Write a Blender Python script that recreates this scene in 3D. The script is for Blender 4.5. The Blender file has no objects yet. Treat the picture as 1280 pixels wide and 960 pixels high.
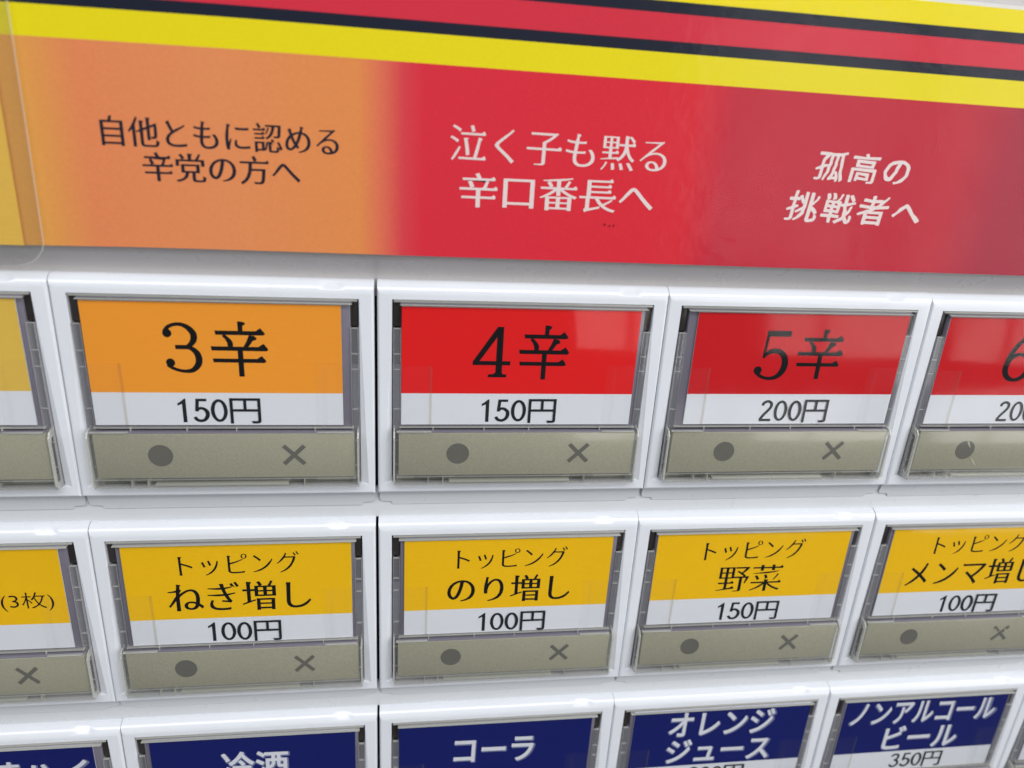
import bpy, bmesh, math, random
from mathutils import Vector, Matrix
random.seed(7)
C = bpy.context.scene.collection
SC = bpy.context.scene
MM = 0.001
BASE_Z = 1.25                       # height of the first button row above the floor, m
PITCH, GAP, ROW = 36.0, 0.28, 32.637   # column pitch, module gap, row pitch (mm)

def W(x, y, z=0.0):                 # panel mm (right, up, out) -> world metres
    return Vector((x * MM, -z * MM, BASE_Z + y * MM))
def L(x, y, z=0.0):                 # same, relative to a thing's own origin
    return Vector((x * MM, -z * MM, y * MM))

# ------------------------------------------------------------------ camera
cam_d = bpy.data.cameras.new('camera'); cam = bpy.data.objects.new('camera', cam_d); C.objects.link(cam)
SC.camera = cam
R0 = (0.98982565, 0.05738053, 0.13020236)
R1 = (0.00582164, -0.93064386, 0.36587991)
R2 = (0.14216641, -0.36139933, -0.92150922)
def d2w(v): return Vector((v[0], -v[2], v[1]))
right, up, back = d2w(R0), -d2w(R1), -d2w(R2)
M = Matrix((right, up, back)).transposed().to_4x4()
M.translation = W(39.2589, 24.7109, 90.3757)
cam.matrix_world = M
cam_d.sensor_width = 36.0
cam_d.lens = 967.727 / 1280 * 36.0
cam_d.clip_start = 0.005; cam_d.clip_end = 50
cam_d.dof.use_dof = True
cam_d.dof.focus_distance = 0.1035
cam_d.dof.aperture_fstop = 23

# ------------------------------------------------------------------ light
world = bpy.data.worlds.new('World'); SC.world = world; world.use_nodes = True
bgn = world.node_tree.nodes['Background']
bgn.inputs[0].default_value = (0.74, 0.80, 1.0, 1); bgn.inputs[1].default_value = 0.12

def area(name, pos, target, sx, sy, power, col):
    l = bpy.data.lights.new(name, 'AREA'); l.shape = 'RECTANGLE'; l.size = sx; l.size_y = sy
    l.energy = power; l.color = col
    o = bpy.data.objects.new(name, l); C.objects.link(o)
    o.location = pos
    o.rotation_euler = (target - pos).to_track_quat('-Z', 'Y').to_euler()
    return o
CEN = W(60, -15, 0)
# daylight from a wide opening to the right of the machine
wc = W(800, 150, 700); wd = (CEN - wc).normalized(); wr = wd.cross(Vector((0, 0, 1))).normalized(); wu = wr.cross(wd)
for i, (a, b_, sx, sy) in enumerate(((-.36, .21, .26, .32), (-.36, -.19, .26, .38), (.02, .21, .42, .32), (.02, -.19, .42, .38), (.40, .02, .26, .74))):
    p = wc + wr * a + wu * b_
    l_ = area('window_pane', p, p + wd, sx, sy, 6.6 * sx * sy / .62, (1.0, 0.985, 0.96))
# skylight from above and in front
area('overhead_daylight', W(60, 1100, 900), CEN, 1.6, 0.7, 2.6, (0.90, 0.92, 1.0))
# the ceiling lamp whose reflection sits on every rounded top edge
area('ceiling_lamp', W(90, 530, 470), CEN, 1.25, 0.26, 5.2, (0.98, 0.99, 1.0))
SC.view_settings.view_transform = 'Standard'
SC.view_settings.look = 'None'
SC.view_settings.exposure = 0.0
SC.view_settings.gamma = 1.0
SC.render.film_transparent = False
SC.cycles.use_denoising = True
SC.cycles.max_bounces = 10
SC.cycles.transparent_max_bounces = 24

# ------------------------------------------------------------------ materials
def lin(r, g, b):
    f = lambda c: (c / 255 / 12.92) if c / 255 <= 0.04045 else ((c / 255 + 0.055) / 1.055) ** 2.4
    return (f(r), f(g), f(b), 1)
def mat(name):
    m = bpy.data.materials.new(name); m.use_nodes = True
    nt = m.node_tree; b = nt.nodes['Principled BSDF']
    return m, nt, b
def node(nt, t, **kw):
    n = nt.nodes.new(t)
    for k, v in kw.items(): setattr(n, k, v)
    return n
def coords(nt): return node(nt, 'ShaderNodeTexCoord')
def noise(nt, scale, detail=3, rough=.5, vec=None):
    n = node(nt, 'ShaderNodeTexNoise'); n.inputs['Scale'].default_value = scale
    n.inputs['Detail'].default_value = detail; n.inputs['Roughness'].default_value = rough
    if vec is not None: nt.links.new(vec, n.inputs['Vector'])
    return n
def maprange(nt, src, a, b, c, d):
    n = node(nt, 'ShaderNodeMapRange'); nt.links.new(src, n.inputs[0])
    for i, v in enumerate((a, b, c, d)): n.inputs[i + 1].default_value = v
    return n.outputs[0]
def mul_noise(nt, col_out_or_rgba, fac_out):
    n = node(nt, 'ShaderNodeMix', data_type='RGBA', blend_type='MULTIPLY'); n.inputs[0].default_value = 1
    if isinstance(col_out_or_rgba, tuple): n.inputs[6].default_value = col_out_or_rgba
    else: nt.links.new(col_out_or_rgba, n.inputs[6])
    nt.links.new(fac_out, n.inputs[7])
    return n.outputs[2]
def bump(nt, b, h, strength, dist=.0001):
    n = node(nt, 'ShaderNodeBump'); n.inputs['Strength'].default_value = strength; n.inputs['Distance'].default_value = dist
    nt.links.new(h, n.inputs['Height']); nt.links.new(n.outputs[0], b.inputs['Normal'])
    return n

def plastic(name, rgb, rough, spec=.5, var=.04, bump_s=.03, dirt=0.0):
    m, nt, b = mat(name); tc = coords(nt)
    geo = node(nt, 'ShaderNodeNewGeometry')
    n1 = noise(nt, 90, 4, .6, geo.outputs['Position'])
    f = maprange(nt, n1.outputs[0], .3, .7, 1 - var, 1)
    col = mul_noise(nt, lin(*rgb), f)
    if dirt:
        n3 = noise(nt, 2600, 2, .7, geo.outputs['Position'])
        n4 = noise(nt, 160, 2, .5, geo.outputs['Position'])
        mm_ = node(nt, 'ShaderNodeMath', operation='MULTIPLY')
        nt.links.new(maprange(nt, n3.outputs[0], .74, .80, 0, 1), mm_.inputs[0])
        nt.links.new(maprange(nt, n4.outputs[0], .5, .62, 0, dirt), mm_.inputs[1])
        mx = node(nt, 'ShaderNodeMix', data_type='RGBA'); nt.links.new(mm_.outputs[0], mx.inputs[0])
        nt.links.new(col, mx.inputs[6]); mx.inputs[7].default_value = lin(120, 112, 108)
        col = mx.outputs[2]
    nt.links.new(col, b.inputs['Base Color'])
    n2 = noise(nt, 420, 3, .6, geo.outputs['Position'])
    nt.links.new(maprange(nt, n2.outputs[0], .3, .7, rough * .8, rough * 1.25), b.inputs['Roughness'])
    b.inputs['Specular IOR Level'].default_value = spec
    n5 = noise(nt, 700, 2, .5, geo.outputs['Position'])
    bump(nt, b, n5.outputs[0], bump_s, .0002)
    return m

M_white = plastic('white_plastic', (224, 227, 232), .15, .5, .04, .04, .9)
M_rail = plastic('rail_plastic', (212, 215, 217), .32, .4, .03, .03, .6)
M_panel = plastic('panel_paint', (190, 186, 184), .3, .5, .015, .01, .15)
M_gapshade = plastic('gap_shade', (22, 22, 30), .6, .2)
M_cavity = plastic('cavity_grey', (184, 182, 194), .35, .5, .12, .1)
M_holder = plastic('holder_grey', (122, 118, 130), .35, .5, .08, .05)
M_latch = plastic('latch_brown', (52, 46, 44), .4, .5, .4, .2)
M_ink = plastic('black_ink', (6, 6, 8), .6, .1)
M_navyink = plastic('banner_ink', (22, 22, 40), .5, .3)
M_greyink = plastic('price_ink', (26, 28, 32), .5, .3)
M_whiteink = plastic('white_ink', (232, 234, 240), .5, .3)
M_creamink = plastic('cream_ink', (240, 222, 218), .5, .3)
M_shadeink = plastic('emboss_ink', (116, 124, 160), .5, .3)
M_dot = plastic('indicator_grey', (104, 102, 98), .4, .4, .06)
M_slot = plastic('slot_green_black', (36, 44, 38), .3, .5)

def card_mat(name, rgb, blotch=.03):
    m, nt, b = mat(name); geo = node(nt, 'ShaderNodeNewGeometry')
    sep = node(nt, 'ShaderNodeMapping'); sep.inputs['Scale'].default_value = (600, 600, 5200)
    nt.links.new(geo.outputs['Position'], sep.inputs['Vector'])
    n1 = noise(nt, 1, 2, .5, sep.outputs[0])          # faint horizontal printer streaks
    n2 = noise(nt, 4200, 2, .6, geo.outputs['Position'])
    f1 = maprange(nt, n1.outputs[0], .3, .7, 1 - blotch, 1)
    f2 = maprange(nt, n2.outputs[0], .3, .7, 1 - blotch * .8, 1)
    c = mul_noise(nt, lin(*rgb), f1); c = mul_noise(nt, c, f2)
    nt.links.new(c, b.inputs['Base Color'])
    b.inputs['Roughness'].default_value = .7; b.inputs['Specular IOR Level'].default_value = .1
    return m
M_paper = card_mat('card_paper', (232, 235, 240), .02)
CARD = {'yellow': card_mat('card_light_yellow', (236, 196, 84)), 'orange': card_mat('card_orange', (255, 164, 48)),
        'red': card_mat('card_red', (238, 24, 24)), 'crimson': card_mat('card_crimson', (212, 18, 26)),
        'amber': card_mat('card_amber', (254, 200, 0)), 'navy': card_mat('card_navy', (0, 18, 104)),
        'dark': card_mat('card_black', (14, 16, 22))}

# beige metallic-looking indicator plate with a fine sparkle
M_plate, nt, b = mat('indicator_plate'); geo = node(nt, 'ShaderNodeNewGeometry')
n1 = noise(nt, 3300, 2, .7, geo.outputs['Position']); n2 = noise(nt, 60, 3, .5, geo.outputs['Position'])
c = mul_noise(nt, lin(174, 171, 154), maprange(nt, n1.outputs[0], .25, .75, .84, 1.06))
c = mul_noise(nt, c, maprange(nt, n2.outputs[0], .3, .7, .95, 1))
nt.links.new(c, b.inputs['Base Color']); b.inputs['Roughness'].default_value = .42; b.inputs['Metallic'].default_value = .05
bump(nt, b, n1.outputs[0], .12, .00005)

def clear(name, tint, haze, haze_col, rough=.03, spec=1.0, bumps=0.0, bscale=300, ior=1.49):
    """thin clear plastic: transparent body, fresnel gloss, a little milky haze"""
    m = bpy.data.materials.new(name); m.use_nodes = True; nt = m.node_tree; nt.nodes.clear()
    out = node(nt, 'ShaderNodeOutputMaterial')
    tr = node(nt, 'ShaderNodeBsdfTransparent'); tr.inputs[0].default_value = tint
    di = node(nt, 'ShaderNodeBsdfDiffuse'); di.inputs[0].default_value = haze_col
    gl = node(nt, 'ShaderNodeBsdfGlossy'); gl.inputs[0].default_value = (spec, spec, spec, 1); gl.inputs['Roughness'].default_value = rough
    fr = node(nt, 'ShaderNodeFresnel')
    g0 = node(nt, 'ShaderNodeNewGeometry')      # thin sheet: same reflectance from either side
    nt.links.new(maprange(nt, g0.outputs['Backfacing'], 0, 1, ior, 1 / ior), fr.inputs[0])
    a = node(nt, 'ShaderNodeMixShader'); a.inputs[0].default_value = haze
    nt.links.new(tr.outputs[0], a.inputs[1]); nt.links.new(di.outputs[0], a.inputs[2])
    c2 = node(nt, 'ShaderNodeMixShader'); nt.links.new(fr.outputs[0], c2.inputs[0])
    nt.links.new(a.outputs[0], c2.inputs[1]); nt.links.new(gl.outputs[0], c2.inputs[2])
    nt.links.new(c2.outputs[0], out.inputs[0])
    if bumps:
        g9 = node(nt, 'ShaderNodeNewGeometry'); n9 = noise(nt, 75, 4, .65, g9.outputs['Position'])
        nt.links.new(maprange(nt, n9.outputs[0], .35, .68, rough * .75, rough * 2.0), gl.inputs['Roughness'])
        geo = node(nt, 'ShaderNodeNewGeometry')
        n = noise(nt, bscale, 3, .55, geo.outputs['Position'])
        bp = node(nt, 'ShaderNodeBump'); bp.inputs['Strength'].default_value = bumps; bp.inputs['Distance'].default_value = .0004
        nt.links.new(n.outputs[0], bp.inputs['Height'])
        nt.links.new(bp.outputs[0], gl.inputs['Normal']); nt.links.new(bp.outputs[0], fr.inputs['Normal'])
    return m
M_pane = clear('clear_window', (.99, .99, .99, 1), .003, (.8, .82, .85, 1), .09, .45, .05, 60)
M_box = clear('clear_box', (.98, .98, .96, 1), .02, (.62, .62, .56, 1), .14, .8)
M_rim = clear('clear_rim', (.80, .81, .80, 1), .42, (.72, .72, .66, 1), .12)
M_edge = clear('clear_edge', (.90, .91, .89, 1), .42, (.74, .74, .68, 1), .1)
M_rib = clear('clear_rib', (.95, .95, .95, 1), .30, (.66, .66, .68, 1), .1)
M_tab = clear('clear_tab', (.998, .998, .998, 1), .004, (.9, .9, .95, 1), .2, .5, ior=1.10)
M_tabedge = clear('tab_edge', (.965, .955, .93, 1), .03, (.6, .58, .5, 1), .2, .5, ior=1.12)
M_clearcov = clear('channel_cover', (.93, .93, .93, 1), .10, (.7, .7, .74, 1), .12, .8)
M_plateback = plastic('lip_back_beige', (150, 150, 132), .35, .5, .1, .1)
M_film = clear('laminate_film', (.985, .985, .985, 1), .008, (.62, .64, .66, 1), .10, .24, .12, 520)

# ------------------------------------------------------------------ mesh helpers
def to_obj(name, bm, m, parent=None, smooth=None, at=None):
    me = bpy.data.meshes.new(name); bm.to_mesh(me); bm.free()
    if smooth is not None:
        for p in me.polygons: p.use_smooth = True
        me.set_sharp_from_angle(angle=math.radians(smooth))
    me.materials.append(m)
    return link(name, me, parent, at)
def link(name, me, parent=None, at=None):
    o = bpy.data.objects.new(name, me); C.objects.link(o)
    if parent: o.parent = parent
    if at is not None: o.location = at
    return o
def box(bm, x0, x1, y0, y1, z0, z1):
    vs = [bm.verts.new(L(x, y, z)) for x in (x0, x1) for y in (y0, y1) for z in (z0, z1)]
    for f in ((0, 1, 3, 2), (4, 6, 7, 5), (0, 4, 5, 1), (2, 3, 7, 6), (0, 2, 6, 4), (1, 5, 7, 3)):
        bm.faces.new([vs[i] for i in f])
def bbox(bm, *a, bev=.1):
    t = bmesh.new(); box(t, *a)
    bmesh.ops.bevel(t, geom=t.edges[:], offset=bev * MM, segments=2, profile=.5, affect='EDGES')
    me = bpy.data.meshes.new('t'); t.to_mesh(me); t.free(); bm.from_mesh(me); bpy.data.meshes.remove(me)
def rectloop(bm, xl, xr, yb, yt, z):
    return [bm.verts.new(L(x, y, z)) for x, y in ((xl, yb), (xr, yb), (xr, yt), (xl, yt))]
def loft(bm, a, b):
    n = len(a)
    for i in range(n): bm.faces.new((a[i], a[(i + 1) % n], b[(i + 1) % n], b[i]))
def recalc(bm): bmesh.ops.recalc_face_normals(bm, faces=bm.faces)

# ------------------------------------------------------------------ lettering
def bez(p0, p1, p2, p3, t):
    u = 1 - t
    return p0 * u ** 3 + p1 * (3 * u * u * t) + p2 * (3 * u * t * t) + p3 * t ** 3
def glyph_loops(text, spacing=1.0):
    cu = bpy.data.curves.new('t', 'FONT'); cu.body = text; cu.space_character = spacing
    o = bpy.data.objects.new('t', cu); C.objects.link(o); bpy.context.view_layer.update()
    k = o.to_curve(bpy.context.evaluated_depsgraph_get())
    loops = []
    for s in k.splines:
        bp = s.bezier_points; n = len(bp); pts = []
        for i in range(n):
            a, b2 = bp[i], bp[(i + 1) % n]
            A, B, Cc, D = (Vector(v.xy) for v in (a.co, a.handle_right, b2.handle_left, b2.co))
            ch = D - A
            straight = ch.length < 1e-6 or max(abs(ch.cross(B - A)), abs(ch.cross(Cc - A))) / max(ch.length, 1e-6) < .004
            pts.append(A)
            if not straight:
                for t in (1/5, 2/5, 3/5, 4/5): pts.append(bez(A, B, Cc, D, t))
        q = []
        for p in pts:
            if not q or (p - q[-1]).length > 1e-4: q.append(p)
        if len(q) > 2 and (q[0] - q[-1]).length < 1e-4: q.pop()
        if len(q) > 2: loops.append(q)
    o.to_curve_clear(); bpy.data.objects.remove(o); bpy.data.curves.remove(cu)
    ar = sum(sum(l[i].cross(l[(i + 1) % len(l)]) for i in range(len(l))) for l in loops)
    if ar < 0: loops = [l[::-1] for l in loops]
    return loops
def offset_loop(l, ex, ey):
    n = len(l); out = []
    for i in range(n):
        d1 = (l[i] - l[i - 1]).normalized(); d2 = (l[(i + 1) % n] - l[i]).normalized()
        n1, n2 = Vector((d1.y, -d1.x)), Vector((d2.y, -d2.x))
        o1 = ex * n1.x ** 2 + ey * n1.y ** 2; o2 = ex * n2.x ** 2 + ey * n2.y ** 2
        det = n1.x * n2.y - n1.y * n2.x
        if abs(det) > .25:
            v = Vector(((o1 * n2.y - o2 * n1.y) / det, (n1.x * o2 - n2.x * o1) / det))
        else:
            v = (n1 + n2).normalized() * (o1 + o2) / 2
        mx = 2.2 * max(abs(ex), abs(ey), 1e-6)
        if v.length > mx: v = v.normalized() * mx
        out.append(l[i] + v)
    return out
def taper(l):
    n = len(l); q = [v.copy() for v in l]
    for i in range(n):
        a, b2 = l[i], l[(i + 1) % n]; e = b2 - a
        if not .045 < e.length < .13: continue
        dp = (a - l[i - 1]).normalized(); dn = (l[(i + 2) % n] - b2).normalized(); de = e.normalized()
        if dp.cross(de) < .8 or de.cross(dn) < .8: continue
        nrm = Vector((de.y, -de.x))
        k = .24 if nrm.dot(Vector((-.7, -.7))) > .72 else (.22 if nrm.dot(Vector((.7, .7))) > .72 else 0)
        if not k: continue
        for sgn in (-1, 1):
            j = i if sgn < 0 else (i + 1) % n; s = 0.0
            side = de if sgn < 0 else -de
            for _ in range(14):
                w = max(0, 1 - s / .26)
                if w <= 0: break
                j2 = (j + sgn) % n; step = l[j2] - l[j]
                q[j] = q[j] + side * (e.length * k * w) + (nrm * .012 if s == 0 else Vector((0, 0)))
                if step.length > 1e-6 and step.normalized().dot(-nrm) < .72: break      # the stroke turns or joins another one
                s += step.length; j = j2
                if s >= .26: break
                nx2 = l[(j + sgn) % n] - l[j]
                if nx2.length > 1e-6 and nx2.normalized().dot(-nrm) < .72: break
    return q
def serif(l):
    n = len(l); out = []
    i = 0; repl = {}
    for i in range(n):
        a, b2 = l[i], l[(i + 1) % n]; e = b2 - a; ln = e.length
        if ln < 1e-5: continue
        de = e / ln; dp = a - l[i - 1]; dn = l[(i + 2) % n] - b2
        if de.y > .97 and .012 < ln < .075 and dp.length > .12 and dn.length > .12 and dp.normalized().x > .97 and dn.normalized().x < -.97:
            repl[(i + 1) % n] = [Vector((a.x + .018, a.y + ln * .8)), Vector((b2.x - .028, b2.y + .05)), Vector((b2.x - .095, b2.y))]
        elif de.x < -.97 and .05 < ln < .125 and dp.length > .07 and dn.length > .07 and dp.normalized().y > .97 and dn.normalized().y < -.97:
            repl[i] = [Vector((a.x, a.y - .065)), Vector((a.x + .036, a.y - .03)), Vector((a.x + .018, a.y - .006))]
            repl[(i + 1) % n] = [Vector((b2.x - .006, b2.y + .006))]
    for i in range(n): out += repl.get(i, [l[i]])
    return out

STYLE = {'gothic': (0, 0, 0), 'gothic_light': (-.006, -.006, 0), 'mincho': (.015, -.003, 1), 'mincho_old': (.008, -.008, 1), 'mincho_thin': (.005, -.010, 1), 'mincho_bold': (.016, -.006, 1),
         'bold': (.008, .006, 2), 'bold_shade': (.010, .008, 2), 'brush': (0, 0, 3), 'price': (.010, .004, 4)}
# drawn letter shapes (y down, arbitrary units) for the big heading figures
XIN = [
 [(257,0),(300,2),(328,14),(322,32),(303,42),(300,92),(257,92)],
 [(46,90),(420,92),(445,72),(462,62),(503,112),(500,124),(485,132),(52,130)],
 [(115,132),(142,130),(180,165),(200,190),(207,218),(203,243),(158,243),(152,205),(135,172),(112,146)],
 [(355,131),(400,136),(426,158),(418,176),(388,184),(368,214),(345,243),(300,243),(330,190)],
 [(0,242),(436,244),(462,226),(486,212),(526,264),(522,276),(508,285),(7,282)],
 [(10,360),(420,361),(446,342),(464,332),(502,380),(498,392),(484,400),(16,398)],
 [(243,281),(292,281),(292,537),(243,537)]]
def stroke(pts):
    """variable-width stroke: (x, y, width) -> one outline"""
    P = []
    for i in range(len(pts) - 1):            # catmull-rom resample
        p0 = pts[max(0, i - 1)]; p1 = pts[i]; p2 = pts[i + 1]; p3 = pts[min(len(pts) - 1, i + 2)]
        for k in range(6):
            t = k / 6
            P.append(tuple(.5 * (2 * p1[j] + (p2[j] - p0[j]) * t + (2 * p0[j] - 5 * p1[j] + 4 * p2[j] - p3[j]) * t * t + (3 * p1[j] - p0[j] - 3 * p2[j] + p3[j]) * t ** 3) for j in range(3)))
    P.append(tuple(float(v) for v in pts[-1]))
    A, B = [], []
    for i, p in enumerate(P):
        a = P[max(0, i - 1)]; c = P[min(len(P) - 1, i + 1)]
        d = Vector((c[0] - a[0], c[1] - a[1])).normalized(); n = Vector((-d.y, d.x)) * p[2] / 2
        A.append((p[0] + n.x, p[1] + n.y)); B.append((p[0] - n.x, p[1] - n.y))
    return A + B[::-1]
def disc(cx, cy, r, n=28): return [(cx + r * math.cos(2 * math.pi * i / n), cy + r * math.sin(2 * math.pi * i / n)) for i in range(n)]
def ell(cx, cy, rx, ry, wv, wh, n=40):
    pts = [(cx + rx * math.cos(2*math.pi*i/n), cy + ry * math.sin(2*math.pi*i/n), wh + (wv - wh) * abs(math.cos(2*math.pi*i/n))) for i in range(n + 1)]
    quads = []
    for i in range(n):
        a, b = pts[i], pts[i + 1]
        f = lambda p, s: (p[0] + math.cos(math.atan2((p[1]-cy)/ry, (p[0]-cx)/rx)) * s * p[2] / 2, p[1] + math.sin(math.atan2((p[1]-cy)/ry, (p[0]-cx)/rx)) * s * p[2] / 2)
        quads.append([f(a, -1), f(b, -1), f(b, 1), f(a, 1)])
    return quads
DIG = {
 '3': [disc(40, 93, 38), disc(46, 357, 38), stroke([(20,80,34),(50,40,32),(105,16,30),(165,16,34),(220,45,46),(258,95,56),(256,150,54),(230,190,44),(200,212,34)]),
       [(98,197),(212,197),(222,216),(212,235),(98,235)],
       stroke([(200,216,34),(240,232,42),(278,275,54),(288,335,58),(270,385,52),(225,425,40),(165,434,30),(110,425,28),(60,405,30),(22,375,36)])],
 '4': [[(0,322),(0,350),(222,350),(262,350),(362,350),(362,313),(278,313),(278,3),(252,3),(240,3)],
       ],
 '5': [[(82,0),(330,0),(330,58),(112,58)], [(82,0),(128,0),(112,58),(98,225),(98,272),(70,272)],
       stroke([(84,262,22),(120,220,44),(180,198,50),(250,212,54),(300,262,62),(318,335,68),(300,405,64),(250,458,46),(180,476,34),(110,466,32),(60,440,34),(22,402,40)]), disc(44, 396, 42)],
 '6': ell(170, 325, 128, 132, 60, 34) + [stroke([(46,330,54),(50,240,58),(85,140,54),(140,60,44),(200,18,34),(250,8,30)])],
}
DIG['4'] = [[(0,318),(0,350),(38,350),(250,60),(250,0),(226,0)], [(0,312),(362,312),(362,350),(0,350)],
            [(226,0),(284,0),(284,415),(292,432),(330,436),(330,463),(152,463),(152,436),(206,432),(222,415)]]

def fill_loops(loops, name='t'):
    cu = bpy.data.curves.new(name, 'CURVE'); cu.dimensions = '2D'; cu.fill_mode = 'BOTH'
    for l in loops:
        s = cu.splines.new('POLY'); s.points.add(len(l) - 1); s.use_cyclic_u = True
        for i, p in enumerate(l): s.points[i].co = (p[0], p[1], 0, 1)
    o = bpy.data.objects.new(name, cu); C.objects.link(o); bpy.context.view_layer.update()
    me = bpy.data.meshes.new_from_object(o.evaluated_get(bpy.context.evaluated_depsgraph_get()))
    bpy.data.objects.remove(o); bpy.data.curves.remove(cu)
    return me
PD = {  # plain price figures, cell 58 x 100, y down
 '0': ell(27, 50, 20.5, 43, 12, 11, 36),
 '1': [[(20,14),(34,0),(38,0),(38,100),(26,100),(26,22),(12,30),(12,20)]],
 '2': [stroke([(10,26,11),(13,14,12),(28,6,12),(42,15,12),(43,32,12),(33,50,12),(20,68,12),(10,86,12),(8,94,12)]), [(4,88),(50,88),(50,100),(4,100)]],
 '3': [stroke([(8,22,11),(14,11,12),(27,6,12),(40,13,12),(41,30,12),(34,44,12),(22,48,11)]), stroke([(22,47,11),(36,51,12),(45,64,12),(43,82,12),(29,94,12),(14,91,12),(6,78,11)])],
 '5': [[(12,0),(46,0),(46,11),(12,11)], [(12,0),(23,0),(19,54),(8,54)], stroke([(13,50,11),(22,41,11),(34,42,12),(45,54,13),(46,72,13),(38,88,12),(25,94,12),(12,89,12),(6,77,11)])]}
def price_mesh(name, text, w, h, m):
    bm = bmesh.new(); x = 0.0; k = 0
    def addp(pl):
        nonlocal k
        me = fill_loops(pl); off = len(bm.verts); bm.from_mesh(me); bpy.data.meshes.remove(me); bm.verts.ensure_lookup_table()
        for v in bm.verts[off:]: v.co.z = k * .0012
        k += 1
    for ch in text:
        if ch in PD:
            for pl in PD[ch]:
                pl = [p for j, p in enumerate(pl) if j == 0 or abs(p[0]-pl[j-1][0]) + abs(p[1]-pl[j-1][1]) > 1e-3]
                addp([[(a[0] + x, -a[1]) for a in pl]])
            x += 57
        else:
            lp = [offset_loop(l, .004, .004) for l in glyph_loops(ch)]
            xs = [p.x for l in lp for p in l]; ys = [p.y for l in lp for p in l]
            x0, y1, sx, sy = min(xs), max(ys), 98 / (max(xs) - min(xs)), 108 / (max(ys) - min(ys))
            addp([[((p.x - x0) * sx + x + 4, (p.y - y1) * sy + 3) for p in l] for l in lp]); x += 100
    return finish_text(name, bm, w, h, m)
def finish_text(name, bm, w, h, m):
    xs = [v.co.x for v in bm.verts]; ys = [v.co.y for v in bm.verts]
    sx = w / (max(xs) - min(xs)); sy = h / (max(ys) - min(ys)); cx = (max(xs) + min(xs)) / 2; cy = (max(ys) + min(ys)) / 2
    for v in bm.verts:
        v.co = L((v.co.x - cx) * sx, (v.co.y - cy) * sy, v.co.z)
    recalc(bm)
    bm.faces.ensure_lookup_table()
    flip = [f for f in bm.faces if f.normal.y > 0]
    if flip: bmesh.ops.reverse_faces(bm, faces=flip)
    me = bpy.data.meshes.new(name); bm.to_mesh(me); bm.free(); me.materials.append(m)
    return me
def flat_text_mesh(name, text, style, w, h, m, spacing=1.0):
    """lettering as a flat sheet in mm, centred, fitted to w x h"""
    ex, ey, mode = STYLE[style]
    if mode == 4: return price_mesh(name, text, w, h, m)
    if mode == 9 or text[0] in DIG and text.endswith('辛') and len(text) == 2:
        polys = [[(x, y) for x, y in pl] for pl in DIG[text[0]]]
        xs = [p[0] for pl in polys for p in pl]
        dx = max(xs) + 78 * (1.0)
        polys = [[(x, y + 8) for x, y in pl] for pl in polys] + [[(x * .93 + dx, y * .93 - 12) for x, y in pl] for pl in XIN]
        bm = bmesh.new()
        for k, pl in enumerate(polys):
            pl2 = [p for j, p in enumerate(pl) if j == 0 or abs(p[0]-pl[j-1][0]) + abs(p[1]-pl[j-1][1]) > 1e-3]
            me = fill_loops([[(x, -y) for x, y in pl2]])
            off = len(bm.verts); bm.from_mesh(me); bpy.data.meshes.remove(me)
            bm.verts.ensure_lookup_table()
            for v in bm.verts[off:]: v.co.z = k * .0012
    else:
        loops = glyph_loops(text, spacing); res = []
        for l in loops:
            if mode in (1, 2, 3): l = taper(l) if mode in (1, 3) else l
            l = offset_loop(l, ex, ey)
            if mode == 1: l = serif(l)
            if mode == 3:
                l = [Vector((p.x + p.y * .10 + .012 * math.sin(p.y * 23 + p.x * 7), p.y + .02 * math.sin(p.x * 6.28) + .008 * math.sin(p.x * 31))) for p in l]
            res.append(l)
        me = fill_loops(res); bm = bmesh.new()
        d = {'bold': .009, 'bold_shade': .024, 'brush': .013}.get(style, 0)     # heavier faces: overprinted with tiny shifts
        for k, (dx, dy) in enumerate([(0, 0)] if not d else [(0, 0), (d, d), (-d, d), (d, -d), (-d, -d), (d * 1.3, 0), (-d * 1.3, 0), (0, d * 1.3), (0, -d * 1.3)]):
            off = len(bm.verts); bm.from_mesh(me); bm.verts.ensure_lookup_table()
            for v in bm.verts[off:]: v.co.x += dx; v.co.y += dy; v.co.z = k * .0004
        bpy.data.meshes.remove(me)
    return finish_text(name, bm, w, h, m)

# ------------------------------------------------------------------ the machine front (setting)
def tag(o, label=None, cat=None, group=None, kind=None):
    for k, v in (('label', label), ('category', cat), ('group', group), ('kind', kind)):
        if v: o[k] = v
    return o
root = bpy.data.objects.new('machine_front', None); C.objects.link(root); root.location = W(0, 0, 0)
tag(root, kind='structure', label='white front of the ticket machine behind the buttons')
bm = bmesh.new(); box(bm, -90, 240, -150, 3.2, -6, -2.7)
to_obj('back_plate', bm, M_rail, root)
# fascia above the buttons: a flat face that curls inward down to the first row
prof = [(-2.0, -2.7), (0.5, -2.0), (1.9, -1.85), (2.4, -1.75), (3.1, -1.45), (3.8, -.95), (4.5, -.3), (5.1, .25), (5.8, .55), (7, .62), (60, .62), (60, -5)]
bm = bmesh.new(); prev = None
for y, z in prof:
    cur = [bm.verts.new(L(x, y, z)) for x in (-90, 240)]
    if prev: bm.faces.new((prev[0], prev[1], cur[1], cur[0]))
    prev = cur
to_obj('fascia', bm, M_panel, root, 40)
rail0 = None
for r in range(3):                      # rails between the button rows
    y1 = -r * ROW - 26.3; y0 = -(r + 1) * ROW + 2.15
    if r == 0:
        bm = bmesh.new(); bbox(bm, -90, 240, y0 - .3, y1, -3, -1.72, bev=.15)
        rail0 = to_obj('rail', bm, M_rail, root, 40)
    else:
        o = rail0.copy(); C.objects.link(o); o.parent = root; o.location = L(0, -r * ROW, 0)
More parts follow.
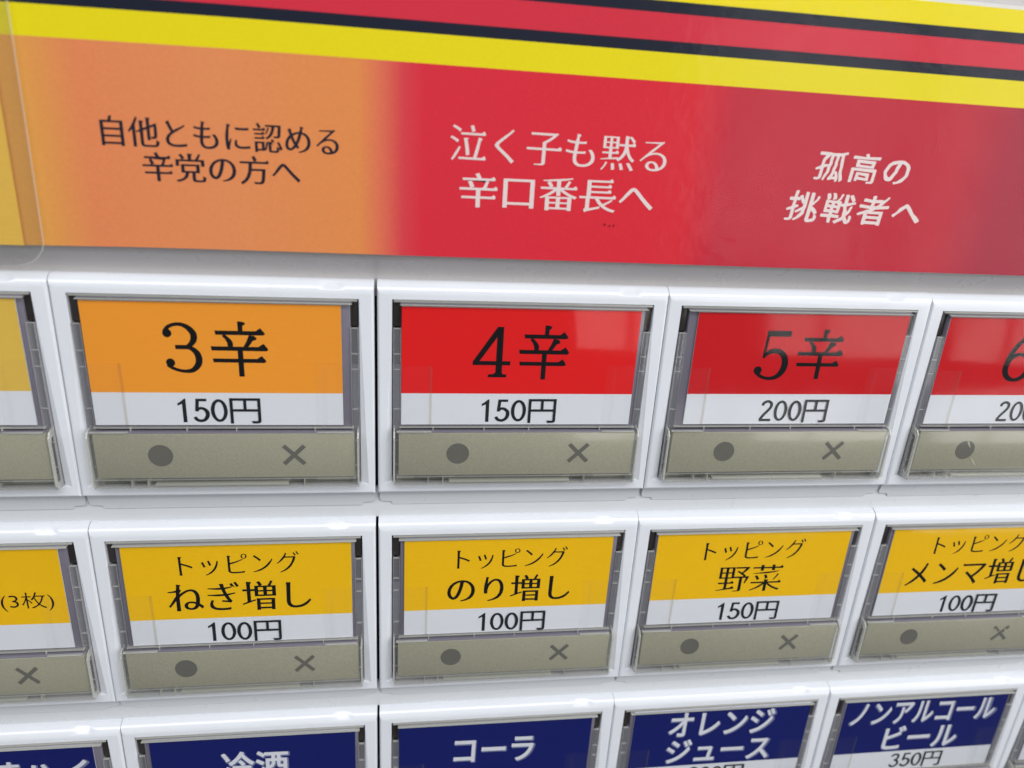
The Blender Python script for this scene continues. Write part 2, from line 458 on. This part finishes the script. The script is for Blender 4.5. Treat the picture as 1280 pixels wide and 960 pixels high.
for r in range(3):                      # black strip painting the shade of the deep gap between the two modules
    bm = bmesh.new(); box(bm, 35.9, 36.6, -26.1, 1.6, -2.75, -2.2)
    o = to_obj('slit_shade_strip', bm, M_gapshade, root, at=L(0, -r * ROW, 0))

# ------------------------------------------------------------------ button unit parts (shared meshes)
def bezel_mesh():
    bm = bmesh.new(); R, r = 1.55, .38
    xl, xr, yb = .04, 35.96, -26.17
    zs = sorted({-2.65, -.38, -.3, -.22, -.15, -.09, -.05, -.02, -.005, 0} | {round(R * (math.cos(math.radians(d)) - 1), 4) for d in range(4, 90, 4)} | {-R})
    NX = 110                              # the top edge is divided in x so that it can carry the added highlight patch
    def swell(x): return 0
    loops = []
    for z in zs:
        yt = .45 + (math.sqrt(max(0, R * R - (z + R) ** 2)) if z > -R else R)
        ins = (r - math.sqrt(max(0, r * r - (z + r) ** 2))) if z > -r else 0
        insb = ins
        a, c2 = xl + ins, xr - ins
        lp = []
        lp.append(bm.verts.new(L(a, yb + insb, z))); lp.append(bm.verts.new(L(c2, yb + insb, z)))
        for k in range(NX + 1):
            x = c2 + (a - c2) * k / NX
            th = math.atan2(yt - .45, z + R) if z > -R else math.pi / 2
            # flat patch added for a highlight near the right end, straight on its left, arched on its right
            hw = 1.55 * math.sqrt(max(0, 1 - (max(0, math.degrees(th) - 30) / 48) ** 2))
            g = min(1, max(0, (x - 29.75) / .35)) * min(1, max(0, (30.95 + hw - x) / .5))
            y2, z2 = yt, z
            if math.radians(20) < th < math.radians(70):
                a0 = math.radians(20); ch = R * math.cos(math.radians(25))          # chord 20..70 deg
                rr = ch / math.cos(th - math.radians(45)); rr = rr + (R - rr) * .12
                y2 = .45 + rr * math.sin(th); z2 = -R + rr * math.cos(th)
            lp.append(bm.verts.new(L(x, yt + (y2 - yt) * g, z + (z2 - z) * g)))
        loops.append(lp)
    for a, b2 in zip(loops, loops[1:]): loft(bm, a, b2)
    # opening
    oxl, oxr, oyb = 1.76, 34.2, -24.75
    def inner(xtl, xtr, xbl, xbr, yb_, yt_, z, zb=None):
        zb = z if zb is None else zb
        lp = [bm.verts.new(L(xbl, yb_, zb)), bm.verts.new(L(xbr, yb_, zb))]
        for k in range(NX + 1):
            lp.append(bm.verts.new(L(xtr + (xtl - xtr) * k / NX, yt_, z)))
        return lp
    i0 = inner(oxl, oxr, oxl - .85, oxr + .95, oyb, 0, 0)
    i1 = inner(oxl + .03, oxr - .03, oxl + .03, oxr - .03, oyb + .06, -.06, -.06, -.5)
    i2 = inner(oxl + .12, oxr - .12, oxl + .12, oxr - .12, oyb + .12, -.14, -2.6)
    loft(bm, loops[-1], i0); loft(bm, i0, i1); loft(bm, i1, i2)
    recalc(bm)
    me = bpy.data.meshes.new('bezel'); bm.to_mesh(me); bm.free()
    for p in me.polygons: p.use_smooth = True
    me.set_sharp_from_angle(angle=math.radians(28)); me.materials.append(M_white)
    return me
def mk(name, m, boxes, bev=.06, smooth=35):
    bm = bmesh.new()
    for bx in boxes: bbox(bm, *bx, bev=min(bev, .45 * min(abs(bx[1]-bx[0]), abs(bx[3]-bx[2]), abs(bx[5]-bx[4]))))
    me = bpy.data.meshes.new(name); bm.to_mesh(me); bm.free()
    for p in me.polygons: p.use_smooth = True
    me.set_sharp_from_angle(angle=math.radians(smooth)); me.materials.append(m)
    return me
ME = {}
ME['bezel'] = bezel_mesh()
# skirt under the bezel: slopes back, corners cut away
bm = bmesh.new()
pts = [(.22, -26.0), (35.78, -26.0), (35.78, -27.6), (35.6, -28.15), (34.3, -28.25), (34.1, -28.75), (1.9, -28.75), (1.7, -28.25), (.4, -28.15), (.22, -27.6)]
zf = lambda y: -.85 + (y + 26) * .27
top = [bm.verts.new(L(x, y, zf(y))) for x, y in pts]; bot = [bm.verts.new(L(x, y, -2.6)) for x, y in pts]
bm.faces.new(top); loft(bm, top, bot); recalc(bm)
me = bpy.data.meshes.new('skirt'); bm.to_mesh(me); bm.free(); me.materials.append(M_rail); ME['skirt'] = me
ME['floor'] = mk('cap_floor', M_cavity, [(1.8, 34.2, -24.7, -9.0, -2.62, -2.0)])
ME['floor2'] = mk('cap_recess', M_latch, [(1.8, 34.2, -8.98, -.1, -2.62, -2.2)])
ME['holder'] = mk('card_holder', M_holder, [(2.95, 33.15, -16.95, -.55, -1.6, -.05)], .1)
ME['latch'] = mk('latch', M_latch, [(0, .95, -3.5, -.1, -2.0, -.45)], .12)
ME['rail_side'] = mk('side_channel', M_rib, [(0, .11, -24.5, -3.6, -1.9, .16), (.86, .97, -24.5, -3.6, -1.9, .16)], .03)
ME['side_face'] = mk('channel_cover', M_clearcov, [(.12, .85, -24.5, -3.6, -.02, .06)], .02)
ME['rib'] = mk('rib', M_edge, [(.11, .86, -.04, .04, -.3, .05)], .02)
ME['window'] = mk('clear_window', M_pane, [(2.75, 33.3, -16.5, -.60, .36, .56)], .08)
ME['rim_top'] = mk('rim', M_rim, [(2.0, 34.0, -.34, -.10, -.9, .12), (2.75, 33.4, -.62, -.52, -.6, .56)], .05)
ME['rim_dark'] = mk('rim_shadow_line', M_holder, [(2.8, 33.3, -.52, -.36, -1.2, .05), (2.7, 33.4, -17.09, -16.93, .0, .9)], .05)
ME['rim_low'] = mk('rim', M_rim, [(2.75, 33.4, -16.60, -16.52, -.2, .50)], .04)
ME['rim_step'] = mk('rim_step', M_edge, [(0, 4.4, -.05, .05, .6, 1.05)], .02)
ME['tick'] = mk('rim_tick', M_edge, [(0, .14, -.50, 0, -.1, .55)], .02)
ME['box_front'] = mk('clear_front', M_box, [(2.05, 34.0, -24.5, -17.1, .96, 1.10)], .1)
ME['plate'] = mk('indicator_plate', M_plate, [(2.65, 33.45, -23.2, -17.07, -.4, .85)], .1)
# side cheek of the clear box: a five-cornered frame with a hole
def cheek():
    bm = bmesh.new()
    out = [(-16.7, -.6), (-17.0, .75), (-17.6, 1.2), (-24.0, 1.24), (-24.55, .75), (-24.55, -.6)]
    inn = [(-17.6, -.3), (-17.75, .5), (-18.1, .78), (-23.5, .8), (-23.8, .45), (-23.8, -.3)]
    rings = []
    for x, pl in ((0, out), (.2, out), (.2, inn), (0, inn)):
        rings.append([bm.verts.new(L(x, y, z)) for y, z in pl])
    for i in range(4): loft(bm, rings[i], rings[(i + 1) % 4])
    recalc(bm); me = bpy.data.meshes.new('cheek'); bm.to_mesh(me); bm.free(); me.materials.append(M_edge); return me
ME['cheek'] = cheek()
ME['lip'] = mk('lower_lip', M_rib, [(2.1, 34.0, -24.58, -24.46, -1.6, 1.1), (2.4, 33.6, -23.42, -23.32, -.6, .98)], .03)
ME['lip_bar'] = mk('lip_bar', M_edge, [(9.2, 25.2, -24.25, -23.95, .1, .9), (6.4, 6.52, -24.5, -23.5, -.6, .95), (8.3, 8.45, -24.5, -23.5, -.6, .95), (27.1, 27.22, -24.5, -23.5, -.6, .95)], .03)
ME['lip_back'] = mk('lip_back', M_plateback, [(2.4, 33.6, -24.45, -23.22, -1.2, -.5)], .03)
ME['slot'] = mk('lip_slot', M_slot, [(4.6, 8.3, -23.85, -23.5, -.4, .3), (25.4, 28.6, -23.85, -23.5, -.4, .3), (10, 24.5, -23.75, -23.6, -.4, .3)], .02)
ME['tab_l'] = mk('moulded_tab', M_tab, [(3.0, 6.45, -16.4, -8.3, .24, .30)], .02)
ME['tab_edge'] = mk('tab_edge', M_tabedge, [(6.45, 6.75, -16.4, -8.3, .24, .34)], .02)
ME['tab_r'] = mk('moulded_tab', M_tab, [(28.9, 32.9, -16.4, -8.0, .24, .30), (29.7, 30.2, -16.4, -8.6, .305, .34)], .02)
bm = bmesh.new()
vs = [bm.verts.new(L(1.45 * math.cos(2*math.pi*i/40), 1.45 * math.sin(2*math.pi*i/40), .04)) for i in range(40)]
vb = [bm.verts.new(v.co + L(0, 0, -.04)) for v in vs]; bm.faces.new(vs); loft(bm, vs, vb); recalc(bm)
me = bpy.data.meshes.new('dot'); bm.to_mesh(me); bm.free(); me.materials.append(M_dot); ME['dot'] = me
bm = bmesh.new(); a, t = 1.28, .27
k = [(a+t*.0-t*.0, a)]  # cross outline
pl = []
for q in range(4):
    ca, sa = math.cos(q * math.pi / 2), math.sin(q * math.pi / 2)
    for x, y in ((t, t), (1.78, t), (1.78, -t)): pl.append((x * ca - y * sa, x * sa + y * ca))
c45 = math.sqrt(.5)
pl2 = []
for q in range(4):
    ang = q * math.pi / 2 + math.pi / 4
    for x, y in ((1.78, -t), (1.78, t), (t, t)):
        pl2.append((x * math.cos(ang) - y * math.sin(ang), x * math.sin(ang) + y * math.cos(ang)))
me0 = fill_loops([pl2]); bm.from_mesh(me0); bpy.data.meshes.remove(me0)
for v in bm.verts: v.co = L(v.co.x, v.co.y, .04)
recalc(bm)
fl = [f for f in bm.faces if f.normal.y > 0]
if fl: bmesh.ops.reverse_faces(bm, faces=fl)
me = bpy.data.meshes.new('cross'); bm.to_mesh(me); bm.free(); me.materials.append(M_dot); ME['cross'] = me

def unit(c, r, label, colour, split, lines, card=(2.75, 32.0), cardy=(-16.25, -.8), group='white framed ticket buttons in rows', dotdx=0, tilt=0.0):
    root = bpy.data.objects.new('ticket_button', None); C.objects.link(root)
    root.location = W(c * PITCH + (GAP + .098 if c > 0 else .098), -r * ROW, 0)
    tag(root, label, 'ticket button', group)
    root.rotation_euler = (0, math.radians(random.uniform(-.12, .12)), math.radians(random.uniform(-.10, .10)))
    link('bezel', ME['bezel'], root); link('skirt', ME['skirt'], root)
    link('cap_floor', ME['floor'], root); link('cap_recess', ME['floor2'], root); link('card_holder', ME['holder'], root)
    for x in (1.92, 33.1): link('latch', ME['latch'], root, L(x, 0, 0))
    for x in (1.94, 33.12):
        ch = link('side_channel', ME['rail_side'], root, L(x, 0, 0))
        link('channel_cover', ME['side_face'], ch)
        for k, y in enumerate((-3.65, -6.9, -8.9, -14.2, -18.6, -22.0)):
            link('rib', ME['rib'], ch, L(0, y, 0))
    # printed card
    bm = bmesh.new(); box(bm, card[0], card[1], cardy[0], cardy[1], .02, .19)
    cd = to_obj('label_card', bm, M_paper, root)
    cd.rotation_euler = (0, -math.radians(tilt), 0)
    bm = bmesh.new(); box(bm, card[0] + .0, card[1] - .0, split, cardy[1], .1905, .198)
    to_obj('colour_field', bm, CARD[colour], cd)
    for nm, text, style, cx, cy, w, h, m, ang, z in lines:
        me = flat_text_mesh(nm, text, style, w, h, m)
        o = link(nm, me, cd, L(cx, cy, z)); o.rotation_euler = (0, -math.radians(ang), 0)
    w_ = link('clear_window', ME['window'], root)
    link('moulded_tab', ME['tab_l'], w_); link('moulded_tab', ME['tab_r'], w_); link('tab_edge', ME['tab_edge'], w_)
    link('rim', ME['rim_top'], root); link('rim', ME['rim_low'], root); link('rim_shadow_line', ME['rim_dark'], root)
    link('rim_step', ME['rim_step'], root, L(2.4, -16.95, 0)); link('rim_step', ME['rim_step'], root, L(28.9, -16.95, 0))
    for x in (6.9, 13.4, 19.2, 28.6): link('rim_tick', ME['tick'], root, L(x, -16.45, 0))
    p = link('indicator_plate', ME['plate'], root)
    link('round_lamp_mark', ME['dot'], p, L(10.2 + dotdx, -20.05, .85)); link('cross_lamp_mark', ME['cross'], p, L(26.05 + dotdx, -20.05, .85))
    fr = link('clear_front', ME['box_front'], root)
    link('cheek', ME['cheek'], fr, L(2.0, 0, 0)); link('cheek', ME['cheek'], fr, L(33.8, 0, 0))
    lip = link('lower_lip', ME['lip'], root); link('lip_bar', ME['lip_bar'], lip); link('lip_back', ME['lip_back'], lip); link('lip_slot', ME['slot'], lip)
    return root
T, Pz, ZT = 'heading_lettering', 'price_lettering', .21
def head(text, cx, cy, w, h, style='mincho', m=M_ink, ang=0): return (T, text, style, cx, cy, w, h, m, ang, ZT)
def price(text, cx, cy, w=9.65, h=3.35, ang=0): return (Pz, text, 'price', cx, cy, w, h, M_greyink, ang, ZT)
def white(text, cx, cy, w, h, ang=0):
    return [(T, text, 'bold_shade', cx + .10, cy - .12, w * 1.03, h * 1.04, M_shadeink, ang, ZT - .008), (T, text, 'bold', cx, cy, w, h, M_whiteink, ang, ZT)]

g1, g2, g3 = 'spice level buttons in the top row', 'topping buttons in the middle row', 'drink buttons in the bottom row'
unit(-1, 0, 'ticket button with pale yellow card cut off at left edge, top row', 'yellow', -11.9, [], card=(3.2, 32.5), group=g1)
unit(0, 0, 'ticket button with orange card reading 3辛 150円', 'orange', -12.0,
     [head('3辛', 17.64, -6.42, 11.8, 6.9), price('150円', 17.42, -14.35)], card=(3.05, 32.1), group=g1)
unit(1, 0, 'ticket button with bright red card reading 4辛 150円', 'red', -11.98,
     [head('4辛', 17.75, -6.42, 12.1, 7.15), price('150円', 17.9, -14.35)], card=(2.95, 32.6), group=g1)
unit(2, 0, 'ticket button with red card reading 5辛 200円', 'crimson', -11.92,
     [head('5辛', 18.75, -6.35, 12.1, 7.1), price('200円', 19.45, -14.35)], card=(4.1, 33.15), group=g1)
unit(3, 0, 'ticket button with dark red card at right edge of the top row', 'crimson', -11.92,
     [head('6辛', 18.9, -6.4, 12.2, 7.1), price('200円', 18.9, -14.4)], card=(3.1, 32.8), group=g1)
unit(-1, 1, 'ticket button with amber card reading (3枚) cut off at left edge, middle row', 'amber', -12.25,
     [head('(3枚)', 27.5, -8.72, 6.4, 2.9, 'gothic_light')], card=(3.1, 32.2), group=g2)
unit(0, 1, 'ticket button with amber card reading ねぎ増し, below the orange one', 'amber', -12.3,
     [head('トッピング', 18.2, -3.75, 15.35, 3.3, 'mincho_thin', ang=.8), head('ねぎ増し', 18.0, -8.85, 18.5, 4.7), price('100円', 18.25, -14.6, ang=-.3)], card=(3.6, 32.7), cardy=(-16.4, -.85), group=g2)
unit(1, 1, 'ticket button with amber card reading のり増し in the middle of the panel', 'amber', -12.25,
     [head('トッピング', 18.4, -3.95, 15.45, 3.3, 'mincho_thin'), head('のり増し', 18.2, -9.0, 17.5, 4.5, ang=-.2), price('100円', 18.85, -14.65)], card=(3.5, 32.5), cardy=(-16.4, -.9), group=g2)
unit(2, 1, 'ticket button with amber card reading 野菜', 'amber', -11.95,
     [head('トッピング', 18.0, -3.65, 15.3, 3.3, 'mincho_thin', ang=.4), head('野菜', 18.0, -8.6, 10.0, 4.6, 'mincho_old'), price('150円', 18.7, -14.4, ang=-.4)], card=(3.1, 32.5), cardy=(-16.3, -.7), group=g2)
unit(3, 1, 'ticket button with amber card reading メンマ増し at right edge', 'amber', -12.1,
     [head('トッピング', 18.25, -3.6, 15.2, 3.3, 'mincho_thin', ang=.7), head('メンマ増し', 18.4, -8.65, 22.1, 4.7, ang=.5), price('100円', 19.1, -14.5, ang=-.4)], card=(3.4, 32.7), cardy=(-16.3, -.7), group=g2)
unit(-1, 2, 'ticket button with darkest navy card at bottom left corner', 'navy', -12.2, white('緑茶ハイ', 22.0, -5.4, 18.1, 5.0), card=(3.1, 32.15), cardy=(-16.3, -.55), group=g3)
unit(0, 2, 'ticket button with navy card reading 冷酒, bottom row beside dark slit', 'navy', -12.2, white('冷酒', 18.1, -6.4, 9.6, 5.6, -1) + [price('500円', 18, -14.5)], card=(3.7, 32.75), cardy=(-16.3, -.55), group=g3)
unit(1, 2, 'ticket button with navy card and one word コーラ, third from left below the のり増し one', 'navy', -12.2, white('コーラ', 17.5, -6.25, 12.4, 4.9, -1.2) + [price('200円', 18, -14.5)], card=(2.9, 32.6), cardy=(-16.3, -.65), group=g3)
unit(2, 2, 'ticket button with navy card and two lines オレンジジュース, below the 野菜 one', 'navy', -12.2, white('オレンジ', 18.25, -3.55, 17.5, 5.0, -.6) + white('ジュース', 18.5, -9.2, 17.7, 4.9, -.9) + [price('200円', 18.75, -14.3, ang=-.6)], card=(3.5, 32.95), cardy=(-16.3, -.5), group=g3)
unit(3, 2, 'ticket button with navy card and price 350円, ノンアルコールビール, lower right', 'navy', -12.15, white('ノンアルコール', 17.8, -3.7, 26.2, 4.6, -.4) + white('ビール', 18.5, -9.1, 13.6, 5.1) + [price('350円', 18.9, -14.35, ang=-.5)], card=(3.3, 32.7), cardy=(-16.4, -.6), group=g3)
unit(4, 2, 'ticket button with black card at bottom right corner', 'dark', -12.2, [], card=(3.3, 32.8), group=g3)

# worn streaks where the print has rubbed off two of the indicator plates
M_worn = plastic('worn_plate', (190, 186, 168), .4, .4, .06)
def streaks(c, r, segs, name='rubbed_streak'):
    t = [o for o in bpy.data.objects if o.name.startswith('ticket_button') and abs(o.location.x - (c * PITCH + (GAP + .098 if c > 0 else .098)) * MM) < 1e-5 and abs(o.location.z - BASE_Z + r * ROW * MM) < 1e-5][0]
    pl = [o for o in t.children if o.name.startswith('indicator_plate')][0]
    bm = bmesh.new()
    for k, (xa, ya, xb, yb, w) in enumerate(segs):
        d = Vector((xb - xa, yb - ya)).normalized(); n = Vector((-d.y, d.x)) * w / 2
        vs = [bm.verts.new(L(x, y, .895 + k * .001)) for x, y in ((xa - n.x * .3, ya - n.y * .3), ((xa + xb) / 2 - n.x * 1.2, (ya + yb) / 2 - n.y), (xb - n.x * .4, yb - n.y * .4), (xb + n.x * .3, yb + n.y * .3), ((xa + xb) / 2 + n.x, (ya + yb) / 2 + n.y * 1.1), (xa + n.x * .5, ya + n.y * .5))]
        bm.faces.new(vs)
    recalc(bm)
    fl = [f for f in bm.faces if f.normal.y > 0]
    if fl: bmesh.ops.reverse_faces(bm, faces=fl)
    to_obj(name, bm, M_worn, pl)
streaks(3, 0, [(10.2, -18.6, 10.9, -19.7, .22), (11.4, -21.3, 12.6, -22.6, .3)])
streaks(3, 1, [(24.6, -20.6, 25.9, -19.6, .25), (25.6, -21.4, 26.6, -20.9, .3), (26.6, -19.2, 27.2, -19.9, .22), (24.9, -19.1, 25.4, -19.8, .16)])

# ------------------------------------------------------------------ posters on the fascia
def warp(x, y):
    k = max(0.0, x - 22)
    t = min(1, max(0, (y - 5) / 20))
    return y - k * (.0035 + .0065 * t) - (max(0, 10 - x) * .012 if y < 15 else 0)
def sheet(name, x0, x1, y0, y1, z0, z1, m, parent, nx=60, ny=4, wfun=warp, corner=0):
    bm = bmesh.new(); uv = bm.loops.layers.uv.new('UVMap')
    def ring(z):
        out = []
        for i in range(nx + 1): out.append((x0 + (x1 - x0) * i / nx, y0))
        for j in range(1, ny + 1): out.append((x1, y0 + (y1 - y0) * j / ny))
        for i in range(1, nx + 1): out.append((x1 - (x1 - x0) * i / nx, y1))
        for j in range(1, ny): out.append((x0, y1 - (y1 - y0) * j / ny))
        return out
    grid = {}
    for i in range(nx + 1):
        for j in range(ny + 1):
            x = x0 + (x1 - x0) * i / nx; y = y0 + (y1 - y0) * j / ny
            grid[i, j] = (bm.verts.new(L(x, wfun(x, y), z1)), x, y)
    for i in range(nx):
        for j in range(ny):
            q = [grid[i, j], grid[i + 1, j], grid[i + 1, j + 1], grid[i, j + 1]]
            f = bm.faces.new([a[0] for a in q])
            for lp, a in zip(f.loops, q): lp[uv].uv = (a[1] * .01, a[2] * .01)
    edge = [e for e in bm.edges if e.is_boundary]
    r = bmesh.ops.extrude_edge_only(bm, edges=edge)
    for v in [g for g in r['geom'] if isinstance(g, bmesh.types.BMVert)]: v.co.y += (z1 - z0) * MM
    recalc(bm)
    return to_obj(name, bm, m, parent, 30)

M_print, nt, b = mat('poster_print')
uvn = node(nt, 'ShaderNodeUVMap'); uvn.uv_map = 'UVMap'
sep = node(nt, 'ShaderNodeSeparateXYZ'); nt.links.new(uvn.outputs[0], sep.inputs[0])
def ramp(stops, src, interp='LINEAR'):
    r = node(nt, 'ShaderNodeValToRGB'); cr = r.color_ramp; cr.interpolation = interp
    while len(cr.elements) > 1: cr.elements.remove(cr.elements[-1])
    cr.elements[0].position = stops[0][0]; cr.elements[0].color = lin(*stops[0][1])
    for p, c in stops[1:]:
        e = cr.elements.new(p); e.color = lin(*c)
    nt.links.new(src, r.inputs[0]); return r.outputs[0]
S = 1 / 1.4
xs = node(nt, 'ShaderNodeMath', operation='MULTIPLY'); nt.links.new(sep.outputs[0], xs.inputs[0]); xs.inputs[1].default_value = S
gx = lambda mm: max(0, min(1, mm * .01 * S))
body = ramp([(gx(0), (234, 168, 76)), (gx(3), (234, 156, 80)), (gx(6.5), (236, 140, 88)), (gx(20), (236, 146, 90)), (gx(34.5), (236, 146, 78)), (gx(37), (232, 116, 84)),
             (gx(39.3), (224, 66, 74)), (gx(41.6), (226, 42, 60)), (gx(72), (226, 36, 52)), (gx(77), (200, 26, 52)), (gx(106), (198, 26, 52)), (gx(113), (172, 20, 54))], xs.outputs[0])
geo = node(nt, 'ShaderNodeNewGeometry')
n1 = noise(nt, 2600, 2, .8, geo.outputs['Position'])
bodyn = mul_noise(nt, body, maprange(nt, n1.outputs[0], .3, .7, .95, 1.02))
stripes = ramp([(0, (216, 200, 0)), (.001, (240, 222, 2)), (.2905, (14, 22, 42)), (.3015, (218, 44, 64)), (.331, (14, 22, 42)), (.3415, (246, 226, 4)), (.3655, (234, 232, 224))], sep.outputs[1], 'CONSTANT')
strn = mul_noise(nt, stripes, maprange(nt, n1.outputs[0], .3, .7, .97, 1.01))
mx = node(nt, 'ShaderNodeMix', data_type='RGBA')
gt = node(nt, 'ShaderNodeMath', operation='GREATER_THAN'); nt.links.new(sep.outputs[1], gt.inputs[0]); gt.inputs[1].default_value = .2635
nt.links.new(gt.outputs[0], mx.inputs[0]); nt.links.new(bodyn, mx.inputs[6]); nt.links.new(strn, mx.inputs[7])
nt.links.new(mx.outputs[2], b.inputs['Base Color'])
b.inputs['Roughness'].default_value = .6; b.inputs['Specular IOR Level'].default_value = .2

poster = bpy.data.objects.new('spice_level_poster', None); C.objects.link(poster); poster.location = W(0, 0, 0)
tag(poster, 'long laminated poster fading from orange to red with yellow and black stripes above buttons', 'poster')
sheet('printed_sheet', -3, 125, 5.55, 37.1, .64, .86, M_print, poster, 64, 30)
sheet('laminate_film', -3.2, 125, 5.35, 37.2, .9, .98, M_film, poster, 64, 30)
def ptext(text, cx, cy, w, h, m, style, ang=0, sp=1.0):
    me = flat_text_mesh('lettering', text, style, w, h, m, sp)
    o = link('lettering', me, poster, L(cx, cy, .885))
    o.rotation_euler = (0, -math.radians(ang), 0)
ptext('自他ともに認める', 20.3, 17.75, 24.3, 3.05, M_navyink, 'mincho')
ptext('辛党の方へ', 20.1, 14.3, 16.3, 3.05, M_navyink, 'mincho', .4)
ptext('泣く子も黙る', 57.0, 18.1, 25.0, 3.9, M_creamink, 'mincho_old', -.8)
ptext('辛口番長へ', 57.1, 13.15, 22.8, 3.9, M_creamink, 'mincho', -.1)
ptext('孤高の', 94.0, 17.6, 12.2, 3.5, M_creamink, 'brush', -1.2, 1.22)
ptext('挑戦者へ', 94.0, 12.8, 17.8, 3.75, M_creamink, 'brush', -.9, 1.18)
# a few dark scuffs under the white lettering
bm = bmesh.new()
for x, y, a in ((62.9, 9.9, .16), (63.5, 9.75, .12), (64.0, 9.8, .14)):
    vs = [bm.verts.new(L(x + a * .5 * math.cos(i) * random.uniform(.6, 1.2), y + a * 1.1 * math.sin(i) * random.uniform(.6, 1.3), 1.0)) for i in range(6)]
    bm.faces.new(vs)
recalc(bm); to_obj('scuff', bm, M_ink, poster)

# left poster: pale yellow card in a clear laminate pouch with rounded corner, lapping over the orange one
left = bpy.data.objects.new('yellow_poster', None); C.objects.link(left); left.location = W(0, 0, 0)
tag(left, 'yellow poster in clear round-cornered laminate at upper left edge', 'poster')
M_yprint = card_mat('yellow_print', (246, 198, 78), .05)
bm = bmesh.new(); box(bm, -60, -1.0, 5.45, 26.2, 1.12, 1.2)
for v in bm.verts:
    if v.co.x > -.03: v.co.x += (v.co.z - .00545) * .004
to_obj('printed_sheet', bm, M_yprint, left)
bm = bmesh.new(); box(bm, -60, -1.0, 26.2, 40, 1.12, 1.2); to_obj('yellow_stripe', bm, card_mat('stripe_print', (236, 216, 4), .04), left)
def pouch(m, inset, z0, z1, name):
    x1, y0, r = 1.0 - inset, 3.3 + inset, 2.6 - inset
    pl = [(-60, y0)]
    for i in range(13):
        a = -math.pi / 2 + math.pi / 2 * i / 12
        pl.append((x1 - r + r * math.cos(a) - .35 * (1 - i / 12), y0 + r + r * math.sin(a)))
    pl += [(x1 + .35, 40), (-60, 40)]
    bm = bmesh.new(); a = [bm.verts.new(L(x, y, z1)) for x, y in pl]; b2 = [bm.verts.new(L(x, y, z0)) for x, y in pl]
    bm.faces.new(a); loft(bm, a, b2); bm.faces.new(b2[::-1]); recalc(bm)
    to_obj(name, bm, m, left)
    return pl
M_pouch = clear('pouch_film', (.98, .98, .97, 1), .02, (.62, .64, .66, 1), .12, .5, .1, 200)
pl = pouch(M_pouch, 0, 1.24, 1.32, 'laminate_film')
# the pouch's sealed edge catches the light
bm = bmesh.new(); pts = [p for p in pl if p[0] > -3]; prev = None
for i, (x, y) in enumerate(pts):
    a = pts[max(0, i - 1)]; c = pts[min(len(pts) - 1, i + 1)]
    d = Vector((c[0] - a[0], c[1] - a[1])).normalized(); n = Vector((d.y, -d.x)) * .06 * min(1, .15 + i / 6)
    cur = [bm.verts.new(L(x - n.x, y - n.y, 1.33)), bm.verts.new(L(x, y, 1.40)), bm.verts.new(L(x + n.x, y + n.y, 1.2))]
    if prev:
        for q in range(2): bm.faces.new((prev[q], prev[q + 1], cur[q + 1], cur[q]))
    prev = cur
recalc(bm); to_obj('sealed_edge', bm, M_edge, left)
